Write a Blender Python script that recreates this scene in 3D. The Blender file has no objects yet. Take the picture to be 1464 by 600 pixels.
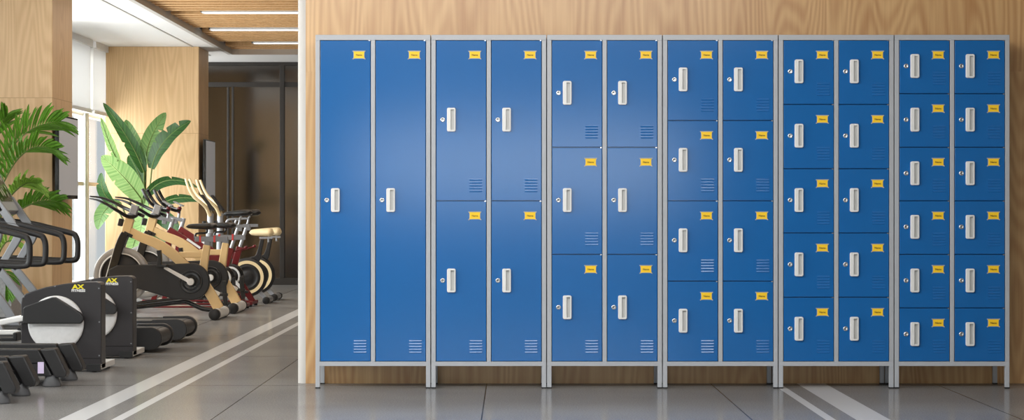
import bpy, math, random
from mathutils import Vector, Matrix
random.seed(7)
sc = bpy.context.scene
COL = sc.collection

# ------------------------------------------------------------------ camera, light, exposure
F = 3276.0                      # focal length in pixels of the 1464 px wide frame
CZ = 0.934                      # eye height
cam = bpy.data.cameras.new('camera'); cam.sensor_width = 36; cam.lens = F/1464*36
cam.clip_end = 200
co = bpy.data.objects.new('camera', cam); COL.objects.link(co)
co.location = (0, 0, CZ); co.rotation_euler = (math.pi/2, 0, 0)
sc.camera = co
sc.view_settings.view_transform = 'Standard'; sc.view_settings.look = 'None'
sc.view_settings.gamma = 1; sc.view_settings.use_curve_mapping = False
sc.view_settings.exposure = 0.0
w = bpy.data.worlds.new('world'); sc.world = w; w.use_nodes = True
w.node_tree.nodes['Background'].inputs[0].default_value = (0.92, 0.96, 1, 1)
w.node_tree.nodes['Background'].inputs[1].default_value = 0.7
sc.cycles.use_denoising = True
sc.cycles.max_bounces = 8

def area(name, loc, rot, sx, sy, watts, color=(1, 1, 1), spread=180):
    l = bpy.data.lights.new(name, 'AREA'); l.shape = 'RECTANGLE'; l.size = sx; l.size_y = sy
    l.energy = watts; l.color = color; l.spread = math.radians(spread)
    o = bpy.data.objects.new(name, l); COL.objects.link(o); o.location = loc; o.rotation_euler = rot
    return o
H = math.pi/2
# daylight outside the left windows: front part of the room, and the gym part
area('daylight_front_window', (-5.2, 1.0, 1.7), (0, -H, 0), 2.2, 12, 130, (1, .99, .97))
area('daylight_middle_window', (-5.2, 12.0, 1.7), (0, -H, 0), 2.0, 8.0, 330, (1, .985, .96))
area('daylight_gym_window', (-5.2, 23.6, 1.7), (0, -H, 0), 2.0, 9.6, 540, (1, .985, .96))
# ceiling lamps over the front of the room and over the gym
area('ceiling_lamp_front', (-1.1, 8.2, 2.74), (math.radians(50), 0, 0), 5.6, 0.9, 203, (1, .985, .96))
area('ceiling_lamp_gym', (-2.2, 18, 2.72), (0, 0, 0), 1.6, 9.0, 60, (1, .93, .84))
# bright window in the wall behind the camera
area('rear_window_light', (0.1, -8.3, 1.6), (H, 0, 0), 4.6, 0.95, 92, (.96, 1, .95))

# ------------------------------------------------------------------ materials
def nt(name):
    m = bpy.data.materials.new(name); m.use_nodes = True
    t = m.node_tree; return m, t, t.nodes['Principled BSDF']
def srgb(r, g, b):
    f = lambda c: ((c/255+.055)/1.055)**2.4 if c > 10 else c/255/12.92
    return (f(r), f(g), f(b), 1)
MC = {}
def mat(name, rgb, rough=.5, metal=0, spec=.5, noise=0, nscale=60, coat=0, emis=0, bump=0, sub=0):
    if name in MC: return MC[name]
    m, t, p = nt(name)
    c = srgb(*rgb)
    p.inputs['Base Color'].default_value = c; p.inputs['Roughness'].default_value = rough
    p.inputs['Metallic'].default_value = metal; p.inputs['Specular IOR Level'].default_value = spec
    p.inputs['Coat Weight'].default_value = coat
    if emis:
        p.inputs['Emission Color'].default_value = c; p.inputs['Emission Strength'].default_value = emis
    if noise or bump:
        tc = t.nodes.new('ShaderNodeTexCoord'); n = t.nodes.new('ShaderNodeTexNoise')
        n.inputs['Scale'].default_value = nscale; n.inputs['Detail'].default_value = 4
        t.links.new(tc.outputs['Object'], n.inputs['Vector'])
        if noise:
            r = t.nodes.new('ShaderNodeValToRGB')
            r.color_ramp.elements[0].position = .3; r.color_ramp.elements[1].position = .7
            r.color_ramp.elements[0].color = tuple(x*(1-noise) for x in c[:3])+(1,)
            r.color_ramp.elements[1].color = tuple(min(1, x*(1+noise)) for x in c[:3])+(1,)
            t.links.new(n.outputs['Fac'], r.inputs['Fac']); t.links.new(r.outputs['Color'], p.inputs['Base Color'])
        if bump:
            b = t.nodes.new('ShaderNodeBump'); b.inputs['Strength'].default_value = bump; b.inputs['Distance'].default_value = .002
            t.links.new(n.outputs['Fac'], b.inputs['Height']); t.links.new(b.outputs['Normal'], p.inputs['Normal'])
    MC[name] = m; return m

def wood(name, light, dark, rough=.45, axis='XZ', seams=(), off=0.0):
    """vertical-grain veneer; seams = heights of thin panel joints"""
    m, t, p = nt(name); N = t.nodes.new; L = t.links.new
    tc0 = N('ShaderNodeTexCoord')
    class _T: pass
    sep = N('ShaderNodeSeparateXYZ'); L(tc0.outputs['Object'], sep.inputs[0])
    gt = N('ShaderNodeMath'); gt.operation = 'GREATER_THAN'; gt.inputs[1].default_value = seams[0] if seams else 99; L(sep.outputs['Z'], gt.inputs[0])
    ad = N('ShaderNodeMath'); ad.operation = 'MULTIPLY_ADD'; ad.inputs[1].default_value = 7.3; L(gt.outputs[0], ad.inputs[0]); L(sep.outputs['X'], ad.inputs[2])
    cmb = N('ShaderNodeCombineXYZ'); L(ad.outputs[0], cmb.inputs['X']); L(sep.outputs['Y'], cmb.inputs['Y']); L(sep.outputs['Z'], cmb.inputs['Z'])
    tc = _T(); tc.outputs = {'Object': cmb.outputs[0]}
    mp = N('ShaderNodeMapping'); mp.inputs['Location'].default_value = (off, off, 0)
    mp.inputs['Scale'].default_value = (1, 1, .10)
    L(tc.outputs['Object'], mp.inputs['Vector'])
    big = N('ShaderNodeTexNoise'); big.inputs['Scale'].default_value = 3.2; big.inputs['Detail'].default_value = 1.5
    L(mp.outputs['Vector'], big.inputs['Vector'])
    # cathedral rings: sine of large noise
    mul = N('ShaderNodeMath'); mul.operation = 'MULTIPLY'; mul.inputs[1].default_value = 150
    L(big.outputs['Fac'], mul.inputs[0])
    sn = N('ShaderNodeMath'); sn.operation = 'SINE'; L(mul.outputs[0], sn.inputs[0])
    mp2 = N('ShaderNodeMapping'); mp2.inputs['Scale'].default_value = (90, 90, 2.2)
    L(tc.outputs['Object'], mp2.inputs['Vector'])
    fine = N('ShaderNodeTexNoise'); fine.inputs['Scale'].default_value = 1; fine.inputs['Detail'].default_value = 4
    L(mp2.outputs['Vector'], fine.inputs['Vector'])
    mp3 = N('ShaderNodeMapping'); mp3.inputs['Scale'].default_value = (3, 3, .12)
    L(tc.outputs['Object'], mp3.inputs['Vector'])
    tone = N('ShaderNodeTexNoise'); tone.inputs['Scale'].default_value = 1.6; tone.inputs['Detail'].default_value = 2
    L(mp3.outputs['Vector'], tone.inputs['Vector'])
    a = N('ShaderNodeMath'); a.operation = 'MULTIPLY_ADD'; a.inputs[1].default_value = .10; a.inputs[2].default_value = .12
    L(sn.outputs[0], a.inputs[0])
    b = N('ShaderNodeMath'); b.operation = 'MULTIPLY_ADD'; b.inputs[1].default_value = .35; L(fine.outputs['Fac'], b.inputs[0]); L(a.outputs[0], b.inputs[2])
    c = N('ShaderNodeMath'); c.operation = 'MULTIPLY_ADD'; c.inputs[1].default_value = .45; L(tone.outputs['Fac'], c.inputs[0]); L(b.outputs[0], c.inputs[2])
    r = N('ShaderNodeValToRGB'); r.color_ramp.elements[0].position = .22; r.color_ramp.elements[1].position = .8
    r.color_ramp.elements[0].color = srgb(*light); r.color_ramp.elements[1].color = srgb(*dark)
    L(c.outputs[0], r.inputs['Fac'])
    out = r.outputs['Color']
    if seams:
        sx = sep
        for h in (seams if off else ()):
            d = N('ShaderNodeMath'); d.operation = 'SUBTRACT'; d.inputs[1].default_value = h; L(sx.outputs['Z'], d.inputs[0])
            ab = N('ShaderNodeMath'); ab.operation = 'ABSOLUTE'; L(d.outputs[0], ab.inputs[0])
            lt = N('ShaderNodeMath'); lt.operation = 'LESS_THAN'; lt.inputs[1].default_value = .003; L(ab.outputs[0], lt.inputs[0])
            mx = N('ShaderNodeMix'); mx.data_type = 'RGBA'; L(lt.outputs[0], mx.inputs['Factor']); L(out, mx.inputs['A'])
            mx.inputs['B'].default_value = srgb(*[v*.95 for v in dark]); out = mx.outputs['Result']
    L(out, p.inputs['Base Color']); p.inputs['Roughness'].default_value = rough
    return m

def floor_material():
    m, t, p = nt('polished_terrazzo_floor'); N = t.nodes.new; L = t.links.new
    tc = N('ShaderNodeTexCoord'); sx = N('ShaderNodeSeparateXYZ'); L(tc.outputs['Object'], sx.inputs[0])
    n = N('ShaderNodeTexNoise'); n.inputs['Scale'].default_value = 130; n.inputs['Detail'].default_value = 5; L(tc.outputs['Object'], n.inputs['Vector'])
    n2 = N('ShaderNodeTexNoise'); n2.inputs['Scale'].default_value = 1.3; n2.inputs['Detail'].default_value = 3; L(tc.outputs['Object'], n2.inputs['Vector'])
    r = N('ShaderNodeValToRGB'); r.color_ramp.elements[0].position = .3; r.color_ramp.elements[1].position = .72
    r.color_ramp.elements[0].color = srgb(108, 107, 106); r.color_ramp.elements[1].color = srgb(158, 156, 153)
    mixn = N('ShaderNodeMath'); mixn.operation = 'MULTIPLY_ADD'; mixn.inputs[1].default_value = .25; L(n2.outputs['Fac'], mixn.inputs[0])
    s8 = N('ShaderNodeMath'); s8.operation = 'MULTIPLY'; s8.inputs[1].default_value = .75; L(n.outputs['Fac'], s8.inputs[0]); L(s8.outputs[0], mixn.inputs[2])
    L(mixn.outputs[0], r.inputs['Fac'])
    out = r.outputs['Color']
    def band(sock, lo, hi):
        a = N('ShaderNodeMath'); a.operation = 'GREATER_THAN'; a.inputs[1].default_value = lo; L(sock, a.inputs[0])
        b = N('ShaderNodeMath'); b.operation = 'LESS_THAN'; b.inputs[1].default_value = hi; L(sock, b.inputs[0])
        c = N('ShaderNodeMath'); c.operation = 'MULTIPLY'; L(a.outputs[0], c.inputs[0]); L(b.outputs[0], c.inputs[1])
        return c.outputs[0]
    def mix(fac, col):
        nonlocal out
        mx = N('ShaderNodeMix'); mx.data_type = 'RGBA'; L(fac, mx.inputs['Factor']); L(out, mx.inputs['A'])
        mx.inputs['B'].default_value = col; out = mx.outputs['Result']
    def joints(sock, origin, pitch, wd):
        a = N('ShaderNodeMath'); a.operation = 'SUBTRACT'; a.inputs[1].default_value = origin; L(sock, a.inputs[0])
        b = N('ShaderNodeMath'); b.operation = 'FLOORED_MODULO'; b.inputs[1].default_value = pitch; L(a.outputs[0], b.inputs[0])
        c = N('ShaderNodeMath'); c.operation = 'LESS_THAN'; c.inputs[1].default_value = wd; L(b.outputs[0], c.inputs[0])
        return c.outputs[0]
    dark = srgb(48, 47, 46)
    mix(joints(sx.outputs['X'], -.139, 1.205, .006), dark)
    mix(joints(sx.outputs['Y'], 9.8, 2.41, .012), dark)
    white = srgb(205, 205, 205)
    for lo, hi in ((-2.02, -1.897), (-1.785, -1.734), (1.398, 1.443), (1.534, 1.686)):
        mix(band(sx.outputs['X'], lo, hi), white)
    di = N('ShaderNodeBsdfDiffuse'); L(out, di.inputs['Color'])
    gl = N('ShaderNodeBsdfGlossy'); gl.inputs['Roughness'].default_value = .13; gl.inputs['Color'].default_value = (.95, .95, .95, 1)
    ms = N('ShaderNodeMixShader'); ms.inputs[0].default_value = .32
    L(di.outputs[0], ms.inputs[1]); L(gl.outputs[0], ms.inputs[2]); L(ms.outputs[0], t.nodes['Material Output'].inputs['Surface'])
    return m

WOODWALL = wood('maple_veneer', (222, 184, 130), (174, 124, 72), .42, seams=(1.68,))
WOODWALL.node_tree.nodes['Principled BSDF'].inputs['Coat Weight'].default_value = .4
WOODWALL.node_tree.nodes['Principled BSDF'].inputs['Coat Roughness'].default_value = .25
WOODCOL = wood('maple_column_veneer', (232, 199, 154), (200, 162, 116), .45, seams=(1.80,), off=3.3)
SLATW = wood('ceiling_slat_wood', (240, 196, 142), (214, 164, 110), .55)
FLOORM = floor_material()
WHITE = mat('white_plaster', (234, 234, 235), .7)
TAUPE = mat('taupe_paint', (128, 120, 112), .7)
LGREY = mat('light_grey_paint', (192, 188, 184), .6)
BLUE = mat('blue_powder_coat', (23, 98, 165), .14, spec=.5, noise=.02, nscale=400)
SILV = mat('silver_grey_powder_coat', (172, 175, 180), .35, metal=.0, spec=.5)
PLASTIC = mat('white_plastic', (226, 226, 224), .35)
CHROME = mat('chrome', (215, 216, 218), .18, metal=.9)
YEL = mat('yellow_card', (250, 204, 28), .5)
INK = mat('dark_print', (90, 70, 20), .6)
BLACK = mat('black_rubber', (22, 22, 23), .45)
BLK = mat('black_gloss', (14, 14, 15), .25)
CHAR = mat('charcoal_plastic', (28, 27, 28), .45, noise=.06, nscale=200)
CHAR2 = mat('purple_grey_panel', (40, 37, 39), .4, noise=.04, nscale=260)
TAN = mat('tan_frame_paint', (224, 192, 138), .45)
CREAM = mat('cream_paint', (240, 218, 172), .4)
RED = mat('dark_red_paint', (100, 8, 14), .35)
BRED = mat('bright_red_band', (214, 60, 58), .4)
STEEL = mat('brushed_steel', (165, 168, 174), .35, metal=.5)
GREYM = mat('mid_grey_metal', (128, 130, 134), .4, metal=.3)
DISC = mat('white_disc', (222, 222, 222), .45, noise=.04, nscale=40)
GRIM = mat('grey_wheel_rim', (150, 148, 146), .4, metal=.3)
CONC = mat('concrete_planter', (150, 150, 150), .8, noise=.15, nscale=60)
SOIL = mat('potting_soil', (52, 38, 28), .95, noise=.3, nscale=80)
SCREEN = mat('faintly_glowing_grey_screen', (176, 176, 178), .5, emis=.22)  # slight glow added so the display reads brighter than its surroundings
STEM = mat('plant_stem', (92, 112, 52), .6)
LAMP = mat('lit_diffuser', (255, 250, 240), .5, emis=2.2)
LILAC = mat('lilac_sticker', (205, 190, 220), .6)
LOGOY = mat('logo_yellow', (235, 220, 30), .5)
LOGOW = mat('logo_white', (225, 225, 225), .5)
FRAMEB = mat('dark_window_frame', (46, 44, 43), .45)
BEIGE = mat('beige_frame', (214, 200, 178), .5)

def leaf_material(name, lo, hi, bands=26):
    m, t, p = nt(name); N = t.nodes.new; L = t.links.new
    uv = N('ShaderNodeUVMap'); uv.uv_map = 'UVMap'
    sx = N('ShaderNodeSeparateXYZ'); L(uv.outputs[0], sx.inputs[0])
    # side veins slanting away from the midrib
    ab = N('ShaderNodeMath'); ab.operation = 'ABSOLUTE'
    s5 = N('ShaderNodeMath'); s5.operation = 'SUBTRACT'; s5.inputs[1].default_value = .5; L(sx.outputs['X'], s5.inputs[0]); L(s5.outputs[0], ab.inputs[0])
    v = N('ShaderNodeMath'); v.operation = 'MULTIPLY_ADD'; v.inputs[1].default_value = -.22; L(ab.outputs[0], v.inputs[0]); L(sx.outputs['Y'], v.inputs[2])
    cb = N('ShaderNodeCombineXYZ'); L(v.outputs[0], cb.inputs['Y'])
    n = N('ShaderNodeTexNoise'); n.inputs['Scale'].default_value = bands; n.inputs['Detail'].default_value = 3; L(cb.outputs[0], n.inputs['Vector'])
    r = N('ShaderNodeValToRGB'); r.color_ramp.elements[0].position = .3; r.color_ramp.elements[1].position = .7
    r.color_ramp.elements[0].color = srgb(*lo); r.color_ramp.elements[1].color = srgb(*hi)
    L(n.outputs['Fac'], r.inputs['Fac'])
    mid = N('ShaderNodeMath'); mid.operation = 'LESS_THAN'; mid.inputs[1].default_value = .03; L(ab.outputs[0], mid.inputs[0])
    mx = N('ShaderNodeMix'); mx.data_type = 'RGBA'; L(mid.outputs[0], mx.inputs['Factor']); L(r.outputs['Color'], mx.inputs['A'])
    mx.inputs['B'].default_value = srgb(*[min(255, c*1.25) for c in hi])
    L(mx.outputs['Result'], p.inputs['Base Color']); p.inputs['Roughness'].default_value = .42
    tr = N('ShaderNodeBsdfTranslucent'); L(mx.outputs['Result'], tr.inputs['Color'])
    ms = N('ShaderNodeMixShader'); ms.inputs[0].default_value = .3
    L(p.outputs[0], ms.inputs[1]); L(tr.outputs[0], ms.inputs[2]); L(ms.outputs[0], t.nodes['Material Output'].inputs['Surface'])
    return m
LEAFD = leaf_material('dark_banana_leaf', (28, 62, 24), (58, 104, 44))
LEAFM = leaf_material('mid_banana_leaf', (78, 118, 66), (128, 164, 100))
LEAFL = leaf_material('light_banana_leaf', (112, 160, 88), (176, 206, 140))
PALMD = leaf_material('palm_leaflet', (56, 104, 24), (108, 158, 48), 6)
PALML = leaf_material('young_palm_leaflet', (104, 150, 44), (156, 196, 84), 6)

def glass_material(name, tint, refl, rough=.02):
    m = bpy.data.materials.new(name); m.use_nodes = True; t = m.node_tree; t.nodes.clear(); N = t.nodes.new; L = t.links.new
    o = N('ShaderNodeOutputMaterial'); tr = N('ShaderNodeBsdfTransparent'); gl = N('ShaderNodeBsdfGlossy')
    tr.inputs[0].default_value = tint; gl.inputs['Roughness'].default_value = rough; gl.inputs['Color'].default_value = (1, .96, .92, 1)
    mx = N('ShaderNodeMixShader'); mx.inputs[0].default_value = refl
    L(tr.outputs[0], mx.inputs[1]); L(gl.outputs[0], mx.inputs[2]); L(mx.outputs[0], o.inputs['Surface'])
    return m
TINT = glass_material('tinted_glass', (.22, .19, .17, 1), .105, .11)
CLEAR = glass_material('clear_glass', (.95, .97, .97, 1), .06)

BLIND = mat('white_blind_fabric', (232, 232, 232), .8)
_t = BLIND.node_tree; _tr = _t.nodes.new('ShaderNodeBsdfTranslucent'); _tr.inputs[0].default_value = (.8, .8, .8, 1)
_ms = _t.nodes.new('ShaderNodeMixShader'); _ms.inputs[0].default_value = .35
_t.links.new(_t.nodes['Principled BSDF'].outputs[0], _ms.inputs[1]); _t.links.new(_tr.outputs[0], _ms.inputs[2]); _t.links.new(_ms.outputs[0], _t.nodes['Material Output'].inputs['Surface'])

# ------------------------------------------------------------------ mesh builder
class MB:
    def __init__(s): s.v = []; s.f = []; s.m = []; s.sm = []; s.uv = {}; s.mi = 0
    def mat(s, i): s.mi = i; return s
    def add(s, vs, fs, smooth=False):
        o = len(s.v); s.v += [tuple(v) for v in vs]
        for f in fs: s.f.append([i+o for i in f]); s.m.append(s.mi); s.sm.append(smooth)
        return s
    def box(s, x0, x1, y0, y1, z0, z1):
        return s.add([(x0,y0,z0),(x1,y0,z0),(x1,y1,z0),(x0,y1,z0),(x0,y0,z1),(x1,y0,z1),(x1,y1,z1),(x0,y1,z1)],
              [(0,3,2,1),(4,5,6,7),(0,1,5,4),(1,2,6,5),(2,3,7,6),(3,0,4,7)])
    def prism(s, poly, y0, y1):                  # poly in x,z ; extruded along y
        n = len(poly)
        A = sum(poly[i][0]*poly[(i+1) % n][1]-poly[(i+1) % n][0]*poly[i][1] for i in range(n))
        if A < 0: poly = poly[::-1]
        vs = [(x, y0, z) for x, z in poly]+[(x, y1, z) for x, z in poly]
        fs = [list(range(n)), list(range(2*n-1, n-1, -1))]
        for i in range(n): j = (i+1) % n; fs.append([j, i, i+n, j+n])
        return s.add(vs, fs)
    def lathe(s, prof, c, axis='y', n=32, smooth=True):   # prof: (r, h) along the axis
        vs = []; fs = []; k = len(prof)
        for i in range(n):
            a = 2*math.pi*i/n; ca, sa = math.cos(a), math.sin(a)
            for r, h in prof:
                if axis == 'y': vs.append((c[0]+r*ca, c[1]+h, c[2]+r*sa))
                elif axis == 'z': vs.append((c[0]+r*ca, c[1]+r*sa, c[2]+h))
                else: vs.append((c[0]+h, c[1]+r*ca, c[2]+r*sa))
        for i in range(n):
            j = (i+1) % n
            for q in range(k-1):
                f = [i*k+q, i*k+q+1, j*k+q+1, j*k+q]
                fs.append(f if axis != 'z' else f[::-1])
        return s.add(vs, fs, smooth)
    def cyl(s, c, r, h0, h1, axis='y', n=28):
        return s.lathe([(0, h0), (r*.93, h0), (r, h0+(h1-h0)*.06), (r, h1-(h1-h0)*.06), (r*.93, h1), (0, h1)], c, axis, n)
    def tube(s, pts, rad, n=10, sub=5, flat=1.0, curve=True):
        P = [Vector(p) for p in pts]
        R = list(rad) if hasattr(rad, '__len__') else [rad]*len(P)
        if curve and len(P) > 2:
            Q = []; RR = []
            for i in range(len(P)-1):
                p0 = P[max(i-1, 0)]; p1 = P[i]; p2 = P[i+1]; p3 = P[min(i+2, len(P)-1)]
                for k in range(sub):
                    u = k/sub
                    Q.append(.5*((2*p1)+(-p0+p2)*u+(2*p0-5*p1+4*p2-p3)*u*u+(-p0+3*p1-3*p2+p3)*u**3))
                    RR.append(R[i]*(1-u)+R[i+1]*u)
            Q.append(P[-1]); RR.append(R[-1]); P, R = Q, RR
        m = len(P); T = []
        for i in range(m):
            T.append((P[min(i+1, m-1)]-P[max(i-1, 0)]).normalized())
        up = Vector((0, 1, 0)) if abs(T[0].y) < .9 else Vector((1, 0, 0))
        nrm = (up-T[0]*up.dot(T[0])).normalized(); vs = []
        for i in range(m):
            nrm = (nrm-T[i]*nrm.dot(T[i])).normalized(); b = T[i].cross(nrm)
            for k in range(n):
                a = 2*math.pi*k/n
                vs.append(P[i]+nrm*math.cos(a)*R[i]*flat+b*math.sin(a)*R[i])
        fs = []
        for i in range(m-1):
            for k in range(n):
                l = (k+1) % n; fs.append([i*n+k, i*n+l, (i+1)*n+l, (i+1)*n+k])
        s.add(vs, fs, True); o = len(vs)
        s.add(vs[:n], [list(range(n))[::-1]]); s.add(vs[-n:], [list(range(n))])
        return s
    def ribbon(s, pts, wid, y0, y1, sub=5):      # curved beam, width in x-z, thickness in y
        P = [Vector((p[0], p[1])) for p in pts]; W = list(wid) if hasattr(wid, '__len__') else [wid]*len(P)
        if len(P) > 2:
            Q = []; RR = []
            for i in range(len(P)-1):
                p0 = P[max(i-1, 0)]; p1 = P[i]; p2 = P[i+1]; p3 = P[min(i+2, len(P)-1)]
                for k in range(sub):
                    u = k/sub; Q.append(.5*((2*p1)+(-p0+p2)*u+(2*p0-5*p1+4*p2-p3)*u*u+(-p0+3*p1-3*p2+p3)*u**3)); RR.append(W[i]*(1-u)+W[i+1]*u)
            Q.append(P[-1]); RR.append(W[-1]); P, W = Q, RR
        L_, R_ = [], []
        for i in range(len(P)):
            d = (P[min(i+1, len(P)-1)]-P[max(i-1, 0)]).normalized(); nn = Vector((-d.y, d.x))
            L_.append(tuple(P[i]+nn*W[i]/2)); R_.append(tuple(P[i]-nn*W[i]/2))
        return s.prism(L_+R_[::-1], y0, y1)
    def build(s, name, mats, parent=None, bevel=0, loc=None, seg=2):
        me = bpy.data.meshes.new(name); me.from_pydata(s.v, [], s.f)
        mats = mats if isinstance(mats, (list, tuple)) else [mats]
        for m in mats: me.materials.append(m)
        for p, mi, sm in zip(me.polygons, s.m, s.sm): p.material_index = mi; p.use_smooth = sm
        if s.uv:
            ul = me.uv_layers.new(name='UVMap')
            for li, lp in enumerate(me.loops):
                if lp.vertex_index in s.uv: ul.data[li].uv = s.uv[lp.vertex_index]
        me.update()
        o = bpy.data.objects.new(name, me); COL.objects.link(o)
        if parent: o.parent = parent
        if loc: o.location = loc
        if bevel:
            b = o.modifiers.new('bevel', 'BEVEL'); b.width = bevel; b.segments = seg; b.limit_method = 'ANGLE'; b.angle_limit = math.radians(40)
        return o
def rot(o, a): o.rotation_euler = a; return o
def struct(o): o['kind'] = 'structure'; return o
def thing(name, label, cat, loc=(0, 0, 0), group=None, rz=0):
    o = bpy.data.objects.new(name, None); COL.objects.link(o); o.empty_display_size = .1
    o.location = loc; o.rotation_euler = (0, 0, rz); o['label'] = label; o['category'] = cat
    if group: o['group'] = group
    return o
def copy_tree(o, parent=None):
    c = o.copy(); COL.objects.link(c)
    if parent: c.parent = parent
    for ch in list(o.children): copy_tree(ch, c)
    return c
def rrect(x0, x1, z0, z1, r, n=5):
    out = []
    for cx, cz, a0 in ((x1-r, z1-r, 0), (x0+r, z1-r, 90), (x0+r, z0+r, 180), (x1-r, z0+r, 270)):
        for k in range(n+1):
            a = math.radians(a0+90*k/n); out.append((cx+r*math.cos(a), cz+r*math.sin(a)))
    return out
def text_mesh(body, size, bold=0.0):
    cu = bpy.data.curves.new('text', 'FONT'); cu.body = body; cu.size = size; cu.align_x = 'CENTER'; cu.align_y = 'CENTER'
    cu.offset = bold; cu.resolution_u = 3; cu.extrude = .0005
    o = bpy.data.objects.new('text', cu); COL.objects.link(o)
    dg = bpy.context.evaluated_depsgraph_get(); me = bpy.data.meshes.new_from_object(o.evaluated_get(dg))
    vs = [v.co.copy() for v in me.vertices]; fs = [list(p.vertices) for p in me.polygons]
    bpy.data.objects.remove(o); bpy.data.curves.remove(cu); bpy.data.meshes.remove(me)
    return vs, fs
def add_text(mb, body, size, x, y, z, bold=0.0, sx=1.0, shear=0.0):   # faces -y
    vs, fs = text_mesh(body, size, bold)
    mb.add([(x+v.x*sx+v.y*shear, y-v.z, z+v.y) for v in vs], fs)

# ------------------------------------------------------------------ setting
XL = -4.68; XR = 4.2; YB = -8.0; YG = 28.6; ZS = 2.78; ZT = 2.84; WY = 12.35
struct(MB().box(XL-.3, XR+.2, YB, YG+5, -.1, 0).build('floor', FLOORM))
# partition wall with rounded end
prof = [(XR, 0.0)]
xe = -1.157; R = .055; Y0 = WY; TH = .26
pw_x = -1.112; R = .042
mb = MB().box(pw_x, XR, Y0, Y0+TH, 0, ZT)
pts = [(pw_x, Y0)]+[(xe+R+R*math.cos(a), Y0+R+R*math.sin(a)) for a in [math.radians(270-90*k/8) for k in range(9)]]
pts += [(xe+R+R*math.cos(a), Y0+TH-R+R*math.sin(a)) for a in [math.radians(180-90*k/8) for k in range(9)]]+[(pw_x, Y0+TH)]
n = len(pts); eb = MB()
eb.add([(x, y, 0) for x, y in pts]+[(x, y, ZT) for x, y in pts], [[i+n, i, (i+1) % n, (i+1) % n+n] for i in range(n)], True)
et = struct(eb.build('trim_4', mat('off_white_paint', (200, 196, 191), .6))); et.modifiers.new('es', 'EDGE_SPLIT').split_angle = math.radians(30)
pw = struct(mb.build('wall_back', WOODWALL))
struct(MB().box(XR, XR+.15, YB, WY, 0, ZT).build('wall_right', TAUPE))
struct(MB().box(.6, .75, WY+TH, YG, 0, ZT).build('wall_gym_right', TAUPE))
# rear wall with one wide window
mb = MB(); mb.box(XL, -2.3, YB-.15, YB, 0, ZT); mb.box(2.5, XR, YB-.15, YB, 0, ZT); mb.box(-2.3, 2.5, YB-.15, YB, 0, .9); mb.box(-2.3, 2.5, YB-.15, YB, 2.2, ZT)
struct(mb.build('wall_front', TAUPE))
# wood columns
c1 = struct(MB().box(-4.60, -3.55, 17.7, 18.5, 0, ZS).build('wall_near_column', WOODCOL, bevel=.006))
c2 = struct(MB().box(-4.60, -3.54, 25.9, 26.73, 0, ZS).build('wall_far_column', WOODCOL, bevel=.006))
# ceilings
struct(MB().box(XL, -3.34, YB, YG, ZS, ZS+.2).build('ceiling', WHITE))
struct(MB().box(-3.34, XR, 27.2, YG, ZS, ZS+.2).build('ceiling_far_soffit', WHITE))
struct(MB().box(-3.34, XR, YB, 11.0, ZT, ZT+.14).build('ceiling_front', WHITE))
mb = MB().mat(1).box(-3.34, XR, 11.0, 27.2, ZT+.05, ZT+.14).mat(0)
y = 11.05
while y < 27.15:
    if not any(a < y+.14 and y < b for a, b in ((22.03, 22.30), (24.15, 24.42), (26.1, 26.36))):
        mb.box(-3.32, XR, y, min(y+.14, 27.18), ZT, ZT+.05)
    y += .25
struct(mb.build('ceiling_wood_slats', [SLATW, mat('dark_ceiling_void', (70, 50, 34), .8)]))
struct(MB().box(-3.37, -3.32, 11.0, 27.2, ZS-.004, ZT+.02).box(-3.32, XR, 27.18, 27.22, ZS-.004, ZT+.02).build('trim_1', LGREY))
struct(MB().box(-3.62, -3.60, 11.0, 27.4, ZS-.006, ZS).build('trim_2', LGREY))
for i, (x0, ya, yb) in enumerate(((-3.0, 22.05, 22.28), (-3.2, 24.17, 24.40), (-2.97, 26.12, 26.34))):
    t = thing('ceiling_light', ['recessed linear ceiling light in the wooden slats, nearest of the three strips',
        'recessed linear ceiling light in the wooden slats, middle of the three strips',
        'recessed linear ceiling light in the wooden slats, farthest and shortest of the three strips'][i], 'ceiling light', ((x0+.5)/2, (ya+yb)/2, ZT-.002), 'linear lights in the slatted ceiling')
    hx = (.5-x0)/2; hy = (yb-ya)/2
    MB().box(-hx+.015, hx-.015, -hy+.02, hy-.02, .004, .03).build('diffuser', LAMP, t)
    MB().box(-hx, hx, -hy, -hy+.02, 0, .04).box(-hx, hx, hy-.02, hy, 0, .04).box(-hx, -hx+.015, -hy, hy, 0, .04).build('housing', WHITE, t)

# left window wall
mb = MB().box(XL-.12, XL, YB, YG, 0, .12)
for a, b in ((YB, -6), (16.4, 18.8)): mb.box(XL-.12, XL, a, b, .12, ZS)  # second stretch: solid wall added to hold window light off the near column
mb.box(XL-.12, XL, YB, YG, 2.68, ZS)
struct(mb.build('wall_left', WHITE))
def win(n, ya, yb, mull):
    mb = MB().mat(0)
    for yy in mull: mb.box(XL-.09, XL+.03, yy-.03, yy+.03, .12, 2.68)
    mb.mat(1)
    for z in (1.22, 1.98): mb.box(XL-.07, XL+.01, ya, yb, z-.02, z+.02)
    mb.mat(0).box(XL-.08, XL+.01, ya, yb, .12, .17).box(XL-.08, XL+.01, ya, yb, 2.63, 2.68)
    f = struct(mb.build('window_%d' % n, [WHITE, BEIGE]))
    MB().box(XL-.05, XL-.04, ya+.03, yb-.03, .17, 2.63).build('window_pane', CLEAR, f)
win(1, -6, 10.2, (-6, -3.3, -.6, 2.1, 4.8, 7.5, 10.17))
win(2, 10.25, 16.4, (10.28, 13.3, 16.37))
win(3, 18.8, YG, (18.83, 22.3, 25.0, 27.3, 28.5))
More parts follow.
